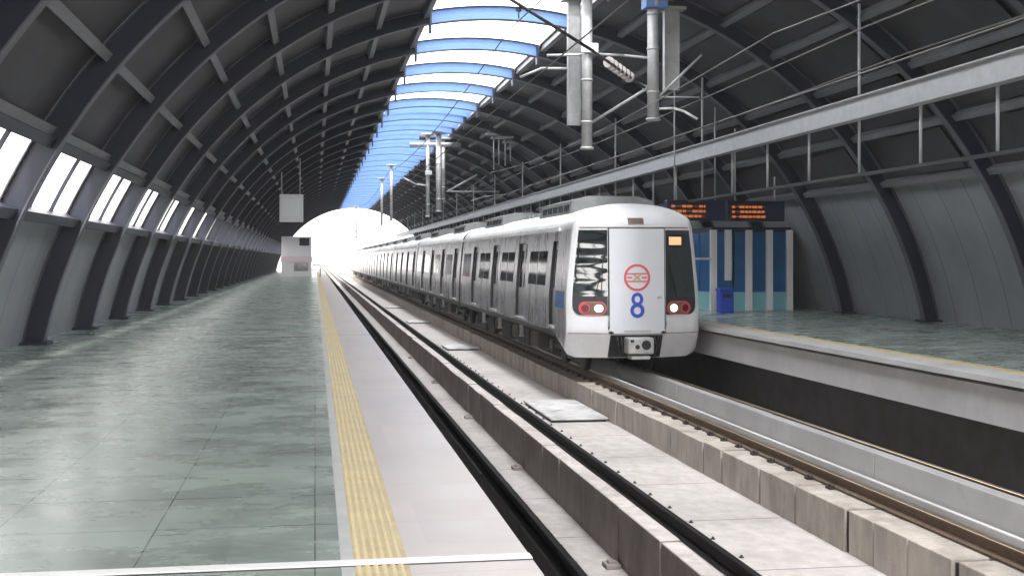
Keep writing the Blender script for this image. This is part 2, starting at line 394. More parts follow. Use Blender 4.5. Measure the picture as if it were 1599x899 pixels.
# ------------------------------------------------------------------ station hall
hall = empty('station_hall', (CX, Y0, 0))
tag(hall, 'long barrel vaulted station hall with dark steel ribs and a central skylight', 'station hall')
HL = (-CX, -Y0, 0)
PHI_S = math.asin(1.9 / RI)
def arc_strip(bm, a0, a1, r0, r1, y0, y1, n, mi=0):
    """closed curved bar between two angles, two radii and two y"""
    rings = []
    for k in range(n + 1):
        a = a0 + (a1 - a0) * k / n
        pts = []
        for (r, y) in ((r0, y0), (r0, y1), (r1, y1), (r1, y0)):
            x, z = arc(a, r); pts.append(bm.verts.new((x, y, z)))
        rings.append(pts)
    for k in range(n):
        for i in range(4):
            f = bm.faces.new((rings[k][i], rings[k][(i + 1) % 4], rings[k + 1][(i + 1) % 4], rings[k + 1][i])); f.material_index = mi
    for rg in (rings[0][::-1], rings[-1]):
        f = bm.faces.new(rg); f.material_index = mi
PHI_E = math.acos((1.08 - ZC) / (RI + 0.2))
def rib_bm(a0, a1, n):
    bm = bmesh.new()
    arc_strip(bm, a0, a1, RI, RI + 0.022, -0.10, 0.10, n, 1)
    arc_strip(bm, a0, a1, RI + 0.022, RI + 0.36, -0.012, 0.012, n)
    arc_strip(bm, a0, a1, RI + 0.36, RI + 0.382, -0.10, 0.10, n, 1)
    return bm
bmr = rib_bm(-PHI_E, -PHI_S, 40)
b2 = rib_bm(PHI_S, PHI_E, 40); tmp = bpy.data.meshes.new('t'); b2.to_mesh(tmp); b2.free(); bmr.from_mesh(tmp)
bmr.faces.ensure_lookup_table()
# gusset stubs at the skylight edge and base plates
for s in (-1, 1):
    x, z = arc(s * PHI_S, RI)
    box(bmr, x - 0.03, x + 0.03, -0.14, 0.14, z - 0.22, z + 0.36)
    x, z = arc(s * PHI_E, RI + 0.2); box(bmr, x - 0.3, x + 0.3, -0.25, 0.25, 1.08, 1.13)
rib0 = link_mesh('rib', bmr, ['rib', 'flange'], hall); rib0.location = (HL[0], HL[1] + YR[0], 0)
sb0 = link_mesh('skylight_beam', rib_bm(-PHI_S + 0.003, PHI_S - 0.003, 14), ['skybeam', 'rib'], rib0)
for y in YR[1:]:
    c = copy_tree(rib0, hall); c.location = (HL[0], HL[1] + y, 0)
# roof sheets (underside on the outer flanges)
PHI_W = math.acos((1.0 - ZC) / (RI + 0.40))
def sheet(a0, a1, name, m, n=30, rr=0.384):
    bm = bmesh.new(); arc_strip(bm, a0, a1, RI + rr, RI + rr + 0.06, Y0, Y1, n)
    return link_mesh(name, bm, m, hall, loc=HL, smooth=True)
PH_O1 = math.acos((4.3 - ZC) / RI); PH_O2 = math.acos((3.15 - ZC) / RI)  # open band added in the left wall to light the platform
sheet(-PH_O1, -PHI_S, 'roof_sheet', 'sheet')
sheet(PHI_S, PH_O1, 'roof_sheet', 'sheet')
sheet(-PHI_W, -PH_O2, 'side_wall', 'wall_panel', 8)
sheet(PH_O1 + 0.002, PHI_W, 'side_wall', 'wall_panel', 12)
# skylight glazing panels, one per bay
for k in range(len(YR) - 1):
    bm = bmesh.new(); arc_strip(bm, -PHI_S, PHI_S, RI + 0.46, RI + 0.475, YR[k] + 0.04, YR[k + 1] - 0.04, 8)
    link_mesh('skylight_panel', bm, 'skylight', hall, loc=HL)
for k in range(11, len(YR) - 1):  # bars added so the far bays show the pale blue of the sky
    for t in (0.5,):
        y = YR[k] + PITCH * t
        bm = bmesh.new(); arc_strip(bm, -PHI_S, PHI_S, RI + 0.03, RI + 0.38, y - 0.03, y + 0.03, 10)
        link_mesh('added_blue_bar', bm, 'skybeam', hall, loc=HL)
# purlins
for a in [PHI_S + 0.01, 0.33, 0.47, 0.61, 0.75, 0.89, 1.02]:
    for s in (-1, 1):
        bm = bmesh.new(); arc_strip(bm, s * a - 0.004, s * a + 0.004, RI + 0.20, RI + 0.382, Y0, Y1, 1)
        arc_strip(bm, s * a - 0.0045, s * a + 0.010, RI + 0.19, RI + 0.2, Y0, Y1, 1)
        link_mesh('purlin', bm, 'purlin', hall, loc=HL)
# flange-mounted cladding strips seen between the ribs (ceiling trays)
for s in (-1, 1):
    bm = bmesh.new()
    for k in range(len(YR) - 1):
        for j, (a, b) in enumerate([(0.215, 0.32), (0.345, 0.46), (0.49, 0.60), (0.63, 0.74), (0.77, 0.88), (0.91, 1.01)]):
            arc_strip(bm, s * a, s * b, RI + 0.30, RI + 0.33, YR[k] + 0.9, YR[k + 1] - 1.6, 3)
    o = link_mesh('ceiling_trays', bm, 'sheet', hall, loc=HL); o['kind'] = 'stuff'
for y in [v + PITCH * t for v in YR[:-1] for t in (1 / 3, 2 / 3)]:
    bm = bmesh.new(); arc_strip(bm, -PH_O2, -PH_O1, RI + 0.30, RI + 0.36, y - 0.025, y + 0.025, 4)
    link_mesh('mullion', bm, 'rib', hall, loc=HL)
# eave and sill beams of the open strip added on the left for light
for a in (-PH_O1 - 0.008, -PH_O2 + 0.008):
    bm = bmesh.new(); arc_strip(bm, a - 0.008, a + 0.008, RI + 0.1, RI + 0.45, Y0, Y1, 1)
    link_mesh('side_beam', bm, 'rib', hall, loc=HL)

# ------------------------------------------------------------------ train
TX, TY = 7.05, 26.2
train = empty('metro_train', (TX, TY, 0))
tag(train, 'long silver metro train with white cab front, number 8 and lit headlights', 'train')
def W(z):
    if z < 0.67: return 1.53 - 0.22 * (1 - math.sqrt(max(0, 1 - ((0.67 - z) / 0.25) ** 2)))
    if z <= 1.7: return 1.53
    if z <= 3.3: return 1.53 - 0.15 * ((z - 1.7) / 1.6) ** 1.3
    t = min(1, (z - 3.3) / 0.60)
    return 1.38 * math.sqrt(max(0, 1 - t ** 2.15))
def zs_for(z0, z1, zt=3.9):
    a = []
    z = z0
    while z < min(z1, 3.3) - 1e-6: a.append(z); z += 0.12
    if z1 <= 3.3: a.append(z1); return a
    for k in range(0, 15): a.append(3.3 + 0.60 * math.sin(k / 14 * math.pi / 2))
    return a
def Fy(x, z):
    wz = max(W(z), 0.02); ax = abs(x)
    y = max(0, ax - 0.64) * 0.31
    u = (ax - (wz - 0.14)) / 0.14
    if u > 0 and z < 3.45: y += 0.07 * (1 - math.sqrt(max(0, 1 - min(u, 1) ** 2)))
    if z < 0.98: y += (0.98 - z) * 0.55
    if z > 1.4: y += (min(z, 3.3) - 1.4) * 0.035
    if z > 3.3:
        t = min(1, (z - 3.3) / 0.6); y += 1.15 * (1 - math.sqrt(max(0, 1 - t ** 2 * 0.98)))
    return y
# cab shell
bm = bmesh.new()
ZS = [0.42 + 0.07 * k for k in range(8)] + zs_for(0.98, 9)
NX = 44
rows = []
for z in ZS:
    wz = max(W(z), 0.02)
    rows.append([bm.verts.new((wz * math.sin(-math.pi / 2 + math.pi * i / NX) if False else wz * (-1 + 2 * i / NX), 0, z)) for i in range(NX + 1)])
for j, rw in enumerate(rows):
    for v in rw: v.co.y = Fy(v.co.x, v.co.z)
for j in range(len(rows) - 1):
    for i in range(NX):
        bm.faces.new((rows[j][i], rows[j][i + 1], rows[j + 1][i + 1], rows[j + 1][i]))
YB = 1.72
side_l = [r[0] for r in rows]; side_r = [r[-1] for r in rows]
peri = side_l[:-1] + rows[-1] + side_r[:-1][::-1]
back = []
for v in peri:
    zz = max(v.co.z, 0.90 + 0)
    if v.co.z < 0.9: zz = 0.90
    b = bm.verts.new((v.co.x, max(YB, v.co.y + 0.01), zz)); back.append(b)
mid = []
for v, b in zip(peri, back):
    m_ = bm.verts.new(v.co.lerp(b.co, 0.10) if v.co.z >= 0.9 else (v.co.x, v.co.y + 0.10 * (b.co.y - v.co.y), v.co.z + 0.06 * (b.co.z - v.co.z)))
    mid.append(m_)
for q_, (A, B) in enumerate(((peri, mid), (mid, back))):
    for i in range(len(A) - 1):
        f = bm.faces.new((A[i], A[i + 1], B[i + 1], B[i]))
        if q_ == 1 and max(A[i].co.z, A[i + 1].co.z) < 3.36: f.material_index = 1
bm.faces.new(back)
cab = link_mesh('cab_shell', bm, ['nose', 'steel'], train, smooth=True)

def patch(zs, xl, xr, off, name, m, parent, nx=12, back_off=-0.03, smooth=True):
    bm = bmesh.new()
    fr, bk = [], []
    for z in zs:
        a, b = xl(z), xr(z)
        fr.append([bm.verts.new((a + (b - a) * i / nx, Fy(a + (b - a) * i / nx, z) - off, z)) for i in range(nx + 1)])
        bk.append([bm.verts.new((v.co.x, v.co.y + off - back_off, z)) for v in fr[-1]])
    n = len(zs)
    for j in range(n - 1):
        for i in range(nx):
            bm.faces.new((fr[j][i], fr[j][i + 1], fr[j + 1][i + 1], fr[j + 1][i]))
        bm.faces.new((fr[j][0], fr[j + 1][0], bk[j + 1][0], bk[j][0])); bm.faces.new((fr[j][-1], fr[j + 1][-1], bk[j + 1][-1], bk[j][-1]))
    for i in range(nx):
        bm.faces.new((fr[0][i], fr[0][i + 1], bk[0][i + 1], bk[0][i])); bm.faces.new((fr[-1][i], fr[-1][i + 1], bk[-1][i + 1], bk[-1][i]))
    return link_mesh(name, bm, m, parent, smooth=smooth)
def lin(a, b, n): return [a + (b - a) * k / n for k in range(n + 1)]
# front door with dark seam round it
patch(lin(0.955, 3.325, 16), lambda z: -0.655, lambda z: 0.655, 0.004, 'door_seal', 'rubber', cab)
fd = patch(lin(0.985, 3.30, 16), lambda z: -0.625, lambda z: 0.625, 0.03, 'front_door', 'nose_door', cab, nx=8)
patch(lin(3.312, 3.335, 1), lambda z: -1.25, lambda z: 1.25, 0.006, 'brow_seam', 'vent', cab, nx=20)
patch(lin(1.02, 1.05, 1), lambda z: -0.3, lambda z: 0.3, 0.045, 'sill_plate', 'galv', fd, nx=2)
for s in (-1, 1):
    bm = bmesh.new(); tube(bm, (s * 0.60, -0.06, 1.0), (s * 0.60, 0.0, 1.0), 0.035, 10); tube(bm, (s * 0.66, -0.05, 1.0), (s * 0.54, -0.05, 1.0), 0.016, 8)
    link_mesh('hinge', bm, 'rubber', fd)
# windscreens: dark glass with rounded lower outer corner
def outer(z):
    base = W(z) - 0.115
    if z < 1.58: base -= 0.20 * (1 - math.sqrt(max(0, 1 - ((1.58 - z) / 0.2) ** 2)))
    return base
zz = [1.385, 1.395, 1.41, 1.43, 1.46, 1.50, 1.55] + lin(1.6, 3.27, 14)
for s in (-1, 1):
    if s < 0: ws = patch(zz, lambda z: -outer(z), lambda z: -0.665, 0.012, 'windscreen', 'screen_glass', cab)
    else: ws = patch(zz, lambda z: 0.665, lambda z: outer(z), 0.012, 'windscreen', 'screen_glass', cab)
    sgn = s
    zl = [1.385, 1.395, 1.41, 1.43, 1.46, 1.50, 1.55, 1.62, 1.70, 1.80]
    if s < 0: patch(zl, lambda z: -outer(z), lambda z: -0.665, 0.016, 'lower_mask', 'mask', ws)
    else: patch(zl, lambda z: 0.665, lambda z: outer(z), 0.016, 'lower_mask', 'mask', ws)
    # lamp cluster
    def P(x, z, off): return Vector((x, Fy(x, z) - off, z))
    def pill(x0, x1, zc, h, off, name, m, parent):
        bm = bmesh.new(); pts = []
        r = h / 2
        for k in range(13):
            a = math.pi / 2 + math.pi * k / 12; pts.append((x0 + r + r * math.cos(a), zc + r * math.sin(a)))
        for k in range(13):
            a = -math.pi / 2 + math.pi * k / 12; pts.append((x1 - r + r * math.cos(a), zc + r * math.sin(a)))
        f = [bm.verts.new(P(x, z, off)) for x, z in pts]; b = [bm.verts.new(P(x, z, -0.02)) for x, z in pts]
        bm.faces.new(f)
        for i in range(len(f)): bm.faces.new((f[i], f[(i + 1) % len(f)], b[(i + 1) % len(f)], b[i]))
        return link_mesh(name, bm, m, parent)
    a_, b_ = sorted((sgn * 0.69, sgn * 1.285))
    lc = pill(a_, b_, 1.535, 0.30, 0.024, 'lamp_rim', 'red', cab)
    pill(a_ + 0.022, b_ - 0.022, 1.535, 0.256, 0.028, 'lamp_bezel', 'vent', lc)
    xh = sgn * 0.86
    pill(xh - 0.09, xh + 0.09, 1.535, 0.165, 0.038, 'headlight', 'lamp_on', lc)
    xt = sgn * 1.15
    pill(xt - 0.105, xt + 0.105, 1.535, 0.21, 0.034, 'tail_light_rim', 'red', lc)
    pill(xt - 0.085, xt + 0.085, 1.535, 0.17, 0.040, 'tail_light', 'lamp_red', lc)
    # wiper
    bm = bmesh.new(); tube(bm, P(sgn * 0.95, 1.74, 0.03), P(sgn * 0.78, 2.45, 0.035), 0.008, 6); tube(bm, P(sgn * 0.80, 1.95, 0.03), P(sgn * 0.76, 2.75, 0.03), 0.009, 6)
    link_mesh('wiper', bm, 'rubber', ws)
# dark mask line across the lower windscreens (dashboard)
# destination panel
dp = patch(lin(2.90, 3.16, 1), lambda z: 0.72, lambda z: 1.10, 0.020, 'destination_display', 'rubber', cab, nx=4)
patch(lin(2.94, 3.12, 1), lambda z: 0.755, lambda z: 1.065, 0.024, 'display_text', 'led', dp, nx=4)
# brow lamp / vent
patch(lin(3.41, 3.54, 2), lambda z: -0.18, lambda z: 0.17, 0.03, 'brow_vent', 'vent', cab, nx=4)
# roundel
def ring(bm, cx, cz, rx, rz, wd, y0, y1, n=40, mi=0):
    o, i_ = [], []
    for k in range(n):
        a = 2 * math.pi * k / n
        o.append([bm.verts.new((cx + rx * math.cos(a), y, cz + rz * math.sin(a))) for y in (y0, y1)])
        i_.append([bm.verts.new((cx + (rx - wd) * math.cos(a), y, cz + (rz - wd) * math.sin(a))) for y in (y0, y1)])
    for k in range(n):
        q = (k + 1) % n
        for f in ((o[k][0], o[q][0], i_[q][0], i_[k][0]), (o[k][0], o[q][0], o[q][1], o[k][1]), (i_[k][0], i_[q][0], i_[q][1], i_[k][1])):
            ff = bm.faces.new(f); ff.material_index = mi
def fdy(z): return Fy(0, z) - 0.03
lean = -math.atan(0.035)
def decal(name, build, mats, zc):
    bm = bmesh.new(); build(bm)
    o = link_mesh(name, bm, mats, fd)
    o.location = (0, fdy(zc) - 0.004, zc); o.rotation_euler = (lean, 0, 0)
    return o
def rnd_build(bm):
    ring(bm, 0, 0, 0.30, 0.30, 0.052, -0.006, 0.006)
    for zc in (0.085, -0.085): box(bm, -0.245, 0.245, -0.005, 0.005, zc - 0.013, zc + 0.013)
    for s in (-1, 1):
        vs = [(-0.10, -0.06), (-0.05, -0.06), (0.10, 0.06), (0.05, 0.06)]
        f = [bm.verts.new((s * x, -0.004 - 0.0012 * s, z)) for x, z in vs]; ff = bm.faces.new(f); ff.material_index = 1
    for x in (-0.17, 0.17): box(bm, x - 0.055, x + 0.055, -0.004, 0.004, -0.016, 0.016)
decal('line_roundel', rnd_build, ['red', 'gold'], 2.215)
def eight(bm):
    ring(bm, 0, 0.135, 0.135, 0.145, 0.072, -0.006, 0.006)
    ring(bm, 0, -0.115, 0.160, 0.162, 0.078, -0.007, 0.006)
decal('number_eight', eight, ['blue_paint'], 1.60)
# grab rails, seams and door handle of the cab front
for s in (-1, 1):
    bm = bmesh.new(); pa, pb = P(s * 0.655, 1.15, 0.055), P(s * 0.655, 1.36, 0.055)
    tube(bm, pa, pb, 0.011, 8); tube(bm, pa, pa + Vector((0, 0.06, 0)), 0.009, 6); tube(bm, pb, pb + Vector((0, 0.06, 0)), 0.009, 6)
    link_mesh('grab_rail', bm, 'galv', cab)
    a_, b_ = sorted((s * 0.67, s * 1.50))
    patch(lin(0.972, 0.984, 1), lambda z: a_, lambda z: b_, 0.003, 'panel_seam', 'rubber', cab, nx=14)
bm = bmesh.new(); box(bm, 0.46, 0.56, -0.065, -0.03, 1.75, 1.80, 0, 0.006); link_mesh('handle', bm, 'galv', fd)
# coupler
cr = patch(lin(0.43, 0.94, 4), lambda z: -0.60, lambda z: 0.60, 0.006, 'coupler_shade_patch', 'rubber', cab, nx=6)  # flat black patch painted for the dark cavity round the coupler
bm = bmesh.new()
box(bm, -0.28, 0.30, -0.34, 0.10, 0.54, 0.90, 0, 0.03); box(bm, -0.20, 0.22, -0.30, 0.06, 0.42, 0.50, 0, 0.015)
tube(bm, (0.12, -0.352, 0.74), (0.12, -0.30, 0.74), 0.105, 18, 1); tube(bm, (-0.08, -0.352, 0.70), (-0.08, -0.30, 0.70), 0.05, 14, 1)
tube(bm, (0.0, 0.1, 0.70), (0.0, 1.0, 0.70), 0.11, 12, 1)
box(bm, -0.24, -0.16, -0.36, -0.34, 0.80, 0.86, 1)
link_mesh('coupler', bm, ['galv', 'rubber'], cr)
for x in (-0.46, -0.38, 0.40, 0.48):
    bm = bmesh.new(); q = [Vector((x, -0.03, 0.90)), Vector((x, -0.12, 0.80)), Vector((x * 0.97, -0.14, 0.62)), Vector((x * 0.88, -0.10, 0.50)), Vector((x * 0.75, 0.0, 0.47))]
    for a, b in zip(q[:-1], q[1:]): tube(bm, a, b, 0.018, 8)
    link_mesh('hose', bm, 'under', cr)
# blue side flash behind the windscreen, on the left flank
for s in (-1, 1):
    bm = bmesh.new()
    n = 6
    pts = []
    for k in range(n + 1):
        y = 0.62 + 1.0 * k / n
        for z in (1.52, 1.90):
            pts.append(bm.verts.new((s * (W(z) + 0.006), y, z)))
    for k in range(n):
        bm.faces.new((pts[2 * k], pts[2 * k + 1], pts[2 * k + 3], pts[2 * k + 2]))
    link_mesh('side_flash', bm, 'stripe_blue', cab)

# ---- car bodies
CARP, CARL = 20.8, 20.35
def body_prof(zb, inset=0.0, z0=1.07, z1=3.05):
    zs = [zb, z0 - 0.001, z0, 1.4, 1.7, 2.1, 2.5, 2.8, z1, z1 + 0.001, 3.3] + [3.3 + 0.60 * math.sin(k / 12 * math.pi / 2) for k in range(1, 13)]
    L = []
    for z in zs:
        wz = W(z) - (inset if z0 <= z <= z1 else 0)
        L.append((wz, z))
    return [(-x, z) for x, z in L][::1] + [(x, z) for x, z in L[::-1] if x > 1e-4]
def car_body(ya, doors, name='car'):
    """doors: list of (y_start, y_end)"""
    bm = bmesh.new(); y = ya
    full, dr = body_prof(0.90), body_prof(0.90, 0.11)
    for (a, b) in doors:
        prism_y(bm, full, y, a, 0, 1); prism_y(bm, dr, a, b, 0, 1); y = b
    prism_y(bm, full, y, CARL, 0, 1)
    for f in bm.faces:
        if f.material_index == 0 and f.calc_center_median().z > 3.36: f.material_index = 2
    return link_mesh(name, bm, ['steel', 'rubber', 'train_roof'], None)
D_LEAD = [(1.78, 2.4)] + [(2.4 + 4.9 * k - 1.4, 2.4 + 4.9 * k) for k in (1, 2, 3)]
D_STD = [(2.4 + 4.9 * k - 1.4, 2.4 + 4.9 * k) for k in range(4)]
def side_box(name, m, parent, y0, y1, z0, z1, s, off, th=0.03, mi=0):
    bm = bmesh.new()
    n = 4; P0 = []
    for k in range(n + 1):
        z = z0 + (z1 - z0) * k / n
        P0.append([bm.verts.new((s * (W(z) + o), y, z)) for (o, y) in ((off, y0), (off, y1), (off - th, y1), (off - th, y0))])
    for k in range(n):
        for i in range(4): bm.faces.new((P0[k][i], P0[k][(i + 1) % 4], P0[k + 1][(i + 1) % 4], P0[k + 1][i]))
    bm.faces.new(P0[0][::-1]); bm.faces.new(P0[-1])
    return link_mesh(name, bm, m, parent)
def dress(car, doors, first_y, s_list=(-1, 1)):
    for s in s_list:
        for (a, b) in doors:
            if b - a > 1:
                mid_ = (a + b) / 2
                for (p, q) in ((a + 0.01, mid_ - 0.012), (mid_ + 0.012, b - 0.01)):
                    side_box('door_leaf', 'steel', car, p, q, 1.09, 3.03, s, -0.075, 0.03)
                    side_box('door_window', 'glass', car, p + 0.14, q - 0.12, 1.85, 2.85, s, -0.071, 0.02)
            else:
                side_box('cab_door', 'steel', car, a + 0.02, b - 0.02, 1.09, 3.03, s, -0.075, 0.03)
                side_box('door_window', 'glass', car, a + 0.12, b - 0.12, 1.95, 2.85, s, -0.071, 0.02)
            side_box('door_step', 'galv', car, a - 0.03, b + 0.03, 1.005, 1.05, s, 0.05, 0.06)
        ed = [first_y] + [v for dd in doors for v in dd] + [CARL]
        for k in range(0, len(ed), 2):
            a, b = ed[k], ed[k + 1]
            if b - a > 3:
                side_box('window', 'glass', car, a + 0.55, (a + b) / 2 - 0.05, 1.98, 2.82, s, 0.006, 0.03)
                side_box('window', 'glass', car, (a + b) / 2 + 0.05, b - 0.55, 1.98, 2.82, s, 0.006, 0.03)
            elif b - a > 1.1:
                side_box('window', 'glass', car, a + 0.35, b - 0.35, 1.98, 2.82, s, 0.006, 0.03)
        side_box('gutter', 'train_roof', car, first_y, CARL, 3.28, 3.36, s, 0.045, 0.06)
        side_box('sill_rail', 'under_grey', car, first_y, CARL, 0.86, 0.96, s, 0.02, 0.08)
    # roof air conditioners and ducts
    for ya in (1.95, 12.7):
        bm = bmesh.new()
        prof = [(-1.05, 3.70), (-1.0, 4.02), (-0.6, 4.13), (0.6, 4.13), (1.0, 4.02), (1.05, 3.70)]
        prism_y(bm, prof, ya + 0.25, ya + 4.2)
        prism_y(bm, [(-1.06, 3.62), (-1.0, 3.80), (1.0, 3.80), (1.06, 3.62)], ya, ya + 4.45)
        for i in range(5): box(bm, -1.045, -1.01, ya + 0.5 + i * 0.7, ya + 1.0 + i * 0.7, 3.78, 3.93, 1)
        for i in range(2): tube(bm, (0, ya + 1.2 + i * 2.0, 4.1), (0, ya + 1.2 + i * 2.0, 4.17), 0.42, 20, 1)
        link_mesh('air_conditioner', bm, ['ac', 'under'], car)
    bm = bmesh.new()
    for y in (9.2, 10.2, 11.2): box(bm, -0.5, 0.5, y, y + 0.6, 3.86, 3.97, 0, 0.02)
    link_mesh('roof_vent', bm, 'ac', car)
    # underframe
    bm = bmesh.new(); box(bm, -1.25, 1.25, max(first_y, 0.4), CARL - 0.1, 0.72, 0.90); link_mesh('underframe', bm, 'under', car)
    rnd = random.Random(3)
    for (ya, l, h, m) in ((4.9, 1.1, 0.40, 'under_grey'), (6.3, 1.6, 0.45, 'under'), (8.2, 0.9, 0.36, 'under_grey'), (9.5, 1.7, 0.46, 'under'), (11.5, 1.0, 0.30, 'under_grey'), (12.9, 1.2, 0.45, 'under')):
        bm = bmesh.new(); box(bm, -1.32, 1.32, ya, ya + l, 0.72 - h, 0.719, 0, 0.02)
        for k in range(3): box(bm, -1.335, -1.32, ya + 0.1 + k * l / 3, ya + 0.04 + (k + 0.8) * l / 3, 0.76 - h, 0.66)
        link_mesh('equipment_box', bm, m, car)
    for yc in (3.0, 17.3):
        bm = bmesh.new()
        for s in (-1, 1):
            box(bm, s * 1.02 - 0.08, s * 1.02 + 0.08, yc - 1.5, yc + 1.5, 0.42, 0.60, 0, 0.03)
            for dy in (-1.1, 1.1):
                box(bm, s * 1.03 - 0.12, s * 1.03 + 0.12, yc + dy - 0.18, yc + dy + 0.18, 0.28, 0.56, 1, 0.03)
            tube(bm, (s * 1.0, yc - 0.3, 0.55), (s * 1.0, yc - 0.3, 0.85), 0.18, 14, 0); tube(bm, (s * 1.0, yc + 0.3, 0.55), (s * 1.0, yc + 0.3, 0.85), 0.18, 14, 0)
        box(bm, -1.0, 1.0, yc - 0.3, yc + 0.3, 0.40, 0.62)
        bo = link_mesh('bogie', bm, ['under', 'under_grey'], car)
        for dy in (-1.1, 1.1):
            bm = bmesh.new()
            for s in (-1, 1):
                tube(bm, (s * 0.69, yc + dy, 0.43), (s * 0.82, yc + dy, 0.43), 0.43, 28)
            tube(bm, (-0.69, yc + dy, 0.43), (0.69, yc + dy, 0.43), 0.08, 10)
            link_mesh('wheelset', bm, 'under', car)
    # dangling hoses and steps under the doors
    for i, y in enumerate((7.0, 11.0, 14.6)):
        bm = bmesh.new(); box(bm, -1.44, -1.36, y, y + 0.14, 0.50, 0.86); box(bm, -1.46, -1.30, y - 0.04, y + 0.18, 0.48, 0.515)
        link_mesh('footstep', bm, 'galv', car)

lead = car_body(1.72, D_LEAD, 'car'); lead.parent = train
dress(lead, D_LEAD, 1.72)
std = car_body(0.0, D_STD, 'car'); std.parent = train; std.location = (0, CARP, 0)
dress(std, D_STD, 0.0)
bm = bmesh.new(); box(bm, -1.05, 1.05, -0.50, 0.02, 1.0, 3.2); link_mesh('gangway', bm, 'rubber', std)
for k in range(2, 8):
    c = copy_tree(std, train); c.location = (0, CARP * k, 0)

# ------------------------------------------------------------------ overhead line equipment
def ph(px, py, depth):
    lat = (px - 799.5) / F * depth
    c, s = math.cos(YAW), math.sin(YAW)
    return Vector((depth * s + lat * c, depth * c - lat * s, CZ + (404 - py) / F * depth))

def soffit(x): return ZC + math.sqrt(max(0, (RI) ** 2 - (x - CX) ** 2))

def round_post(name, px, pyt, pyb, depth, r, label, group, box_py=None, blue_top=False):
    b = ph(px, pyb, depth); t = ph(px, pyt, depth)
    ztop = soffit(b.x) + 0.02
    root = empty(name, (b.x, b.y, b.z))
    tag(root, label, 'drop post', group)
    bm = bmesh.new(); tube(bm, (0, 0, 0), (0, 0, ztop - b.z), r, 18); tube(bm, (0, 0, -0.02), (0, 0, 0.03), r * 1.25, 18)
    for z in (0.6, 1.6, 2.4):
        if z < ztop - b.z: tube(bm, (0, 0, z), (0, 0, z + 0.05), r * 1.1, 18)
    link_mesh('tube', bm, 'galv', root, smooth=False)
    bm = bmesh.new(); box(bm, -0.35, 0.35, -0.3, 0.3, ztop - b.z - 0.06, ztop - b.z + 0.02); link_mesh('fixing_plate', bm, 'galv', root)
    if box_py:
        p = ph(px, box_py, depth); z = p.z - b.z
        bm = bmesh.new(); box(bm, -r - 0.05, r + 0.10, -r - 0.09, -r - 0.01, z - 0.11, z + 0.11, 0, 0.01); link_mesh('number_plate', bm, 'white_paint', root)
    if blue_top:
        z = ph(px, 14, depth).z - b.z
        bm = bmesh.new(); box(bm, -0.22, 0.30, -0.2, 0.24, z, z + 0.42, 0, 0.01); link_mesh('bracket', bm, 'skybeam', root)
        bm = bmesh.new(); box(bm, -0.02, 0.05, -0.225, -0.2, z + 0.03, z + 0.45); link_mesh('rust_strap', bm, 'plinth_beige', root)
    return root
def flat_post(name, px, pyb, depth, wdt, label, group):
    b = ph(px, pyb, depth); ztop = soffit(b.x) + 0.02
    root = empty(name, (b.x, b.y, b.z)); tag(root, label, 'drop post', group)
    bm = bmesh.new()
    h = ztop - b.z
    box(bm, -wdt / 2, wdt / 2, -0.01, 0.01, 0, h); box(bm, -wdt / 2 - 0.012, -wdt / 2, -0.09, 0.09, 0, h); box(bm, wdt / 2, wdt / 2 + 0.012, -0.09, 0.09, 0, h)
    link_mesh('channel', bm, 'galv', root)
    bm = bmesh.new(); box(bm, -0.3, 0.3, -0.25, 0.25, h - 0.05, h + 0.02); link_mesh('fixing_plate', bm, 'galv', root)
    return root
G = 'drop posts hanging from the roof over the tracks'
round_post('drop_post', 916.5, 5, 232, 29.0, 0.130, 'round grey drop post with a white plate, bigger of the two nearest white plated posts', G, box_py=77)
flat_post('drop_post', 896, 196, 30.0, 0.29, 'flat grey channel post just left of the round post with the white plate', G)
round_post('drop_post', 1020, 18, 187, 28.0, 0.135, 'round grey drop post hanging under the blue bracket', G, blue_top=True)
flat_post('drop_post', 1048, 141, 28.8, 0.34, 'broad flat channel post right of the blue bracket post', G)
round_post('drop_post', 668, 335, 338, 63.0, 0.10, 'slim drop post with a small white plate, beside the pair of far posts', G, box_py=270)
round_post('drop_post', 685, 330, 330, 62.0, 0.14, 'thicker left post of the far close pair', G)
round_post('drop_post', 692.5, 330, 311, 64.0, 0.09, 'thinner shorter right post of the far close pair', G)
for k, (px, pyb, dp_) in enumerate(((771, 264, 57.5), (779, 256, 58.0), (789, 258, 57.2), (797, 251, 57.8))):
    round_post('drop_post', px, 0, pyb, dp_, 0.030, ['first thin post from the left in the dim row of four', 'second thin post from the left in the dim row of four',
               'third thin post from the left in the dim row of four', 'fourth thin post from the left in the dim row of four'][k], G)
for k, (px, pyb, dp_) in enumerate(((611, 345, 84.0), (596, 352, 98.0), (556, 372, 150.0))):
    round_post('drop_post', px, 0, pyb, dp_, 0.10, ['distant drop post at the edge of the dark roof right of the arch', 'distant drop post seen against the end of the skylight',
               'farthest drop post seen against the white arch opening'][k], G)

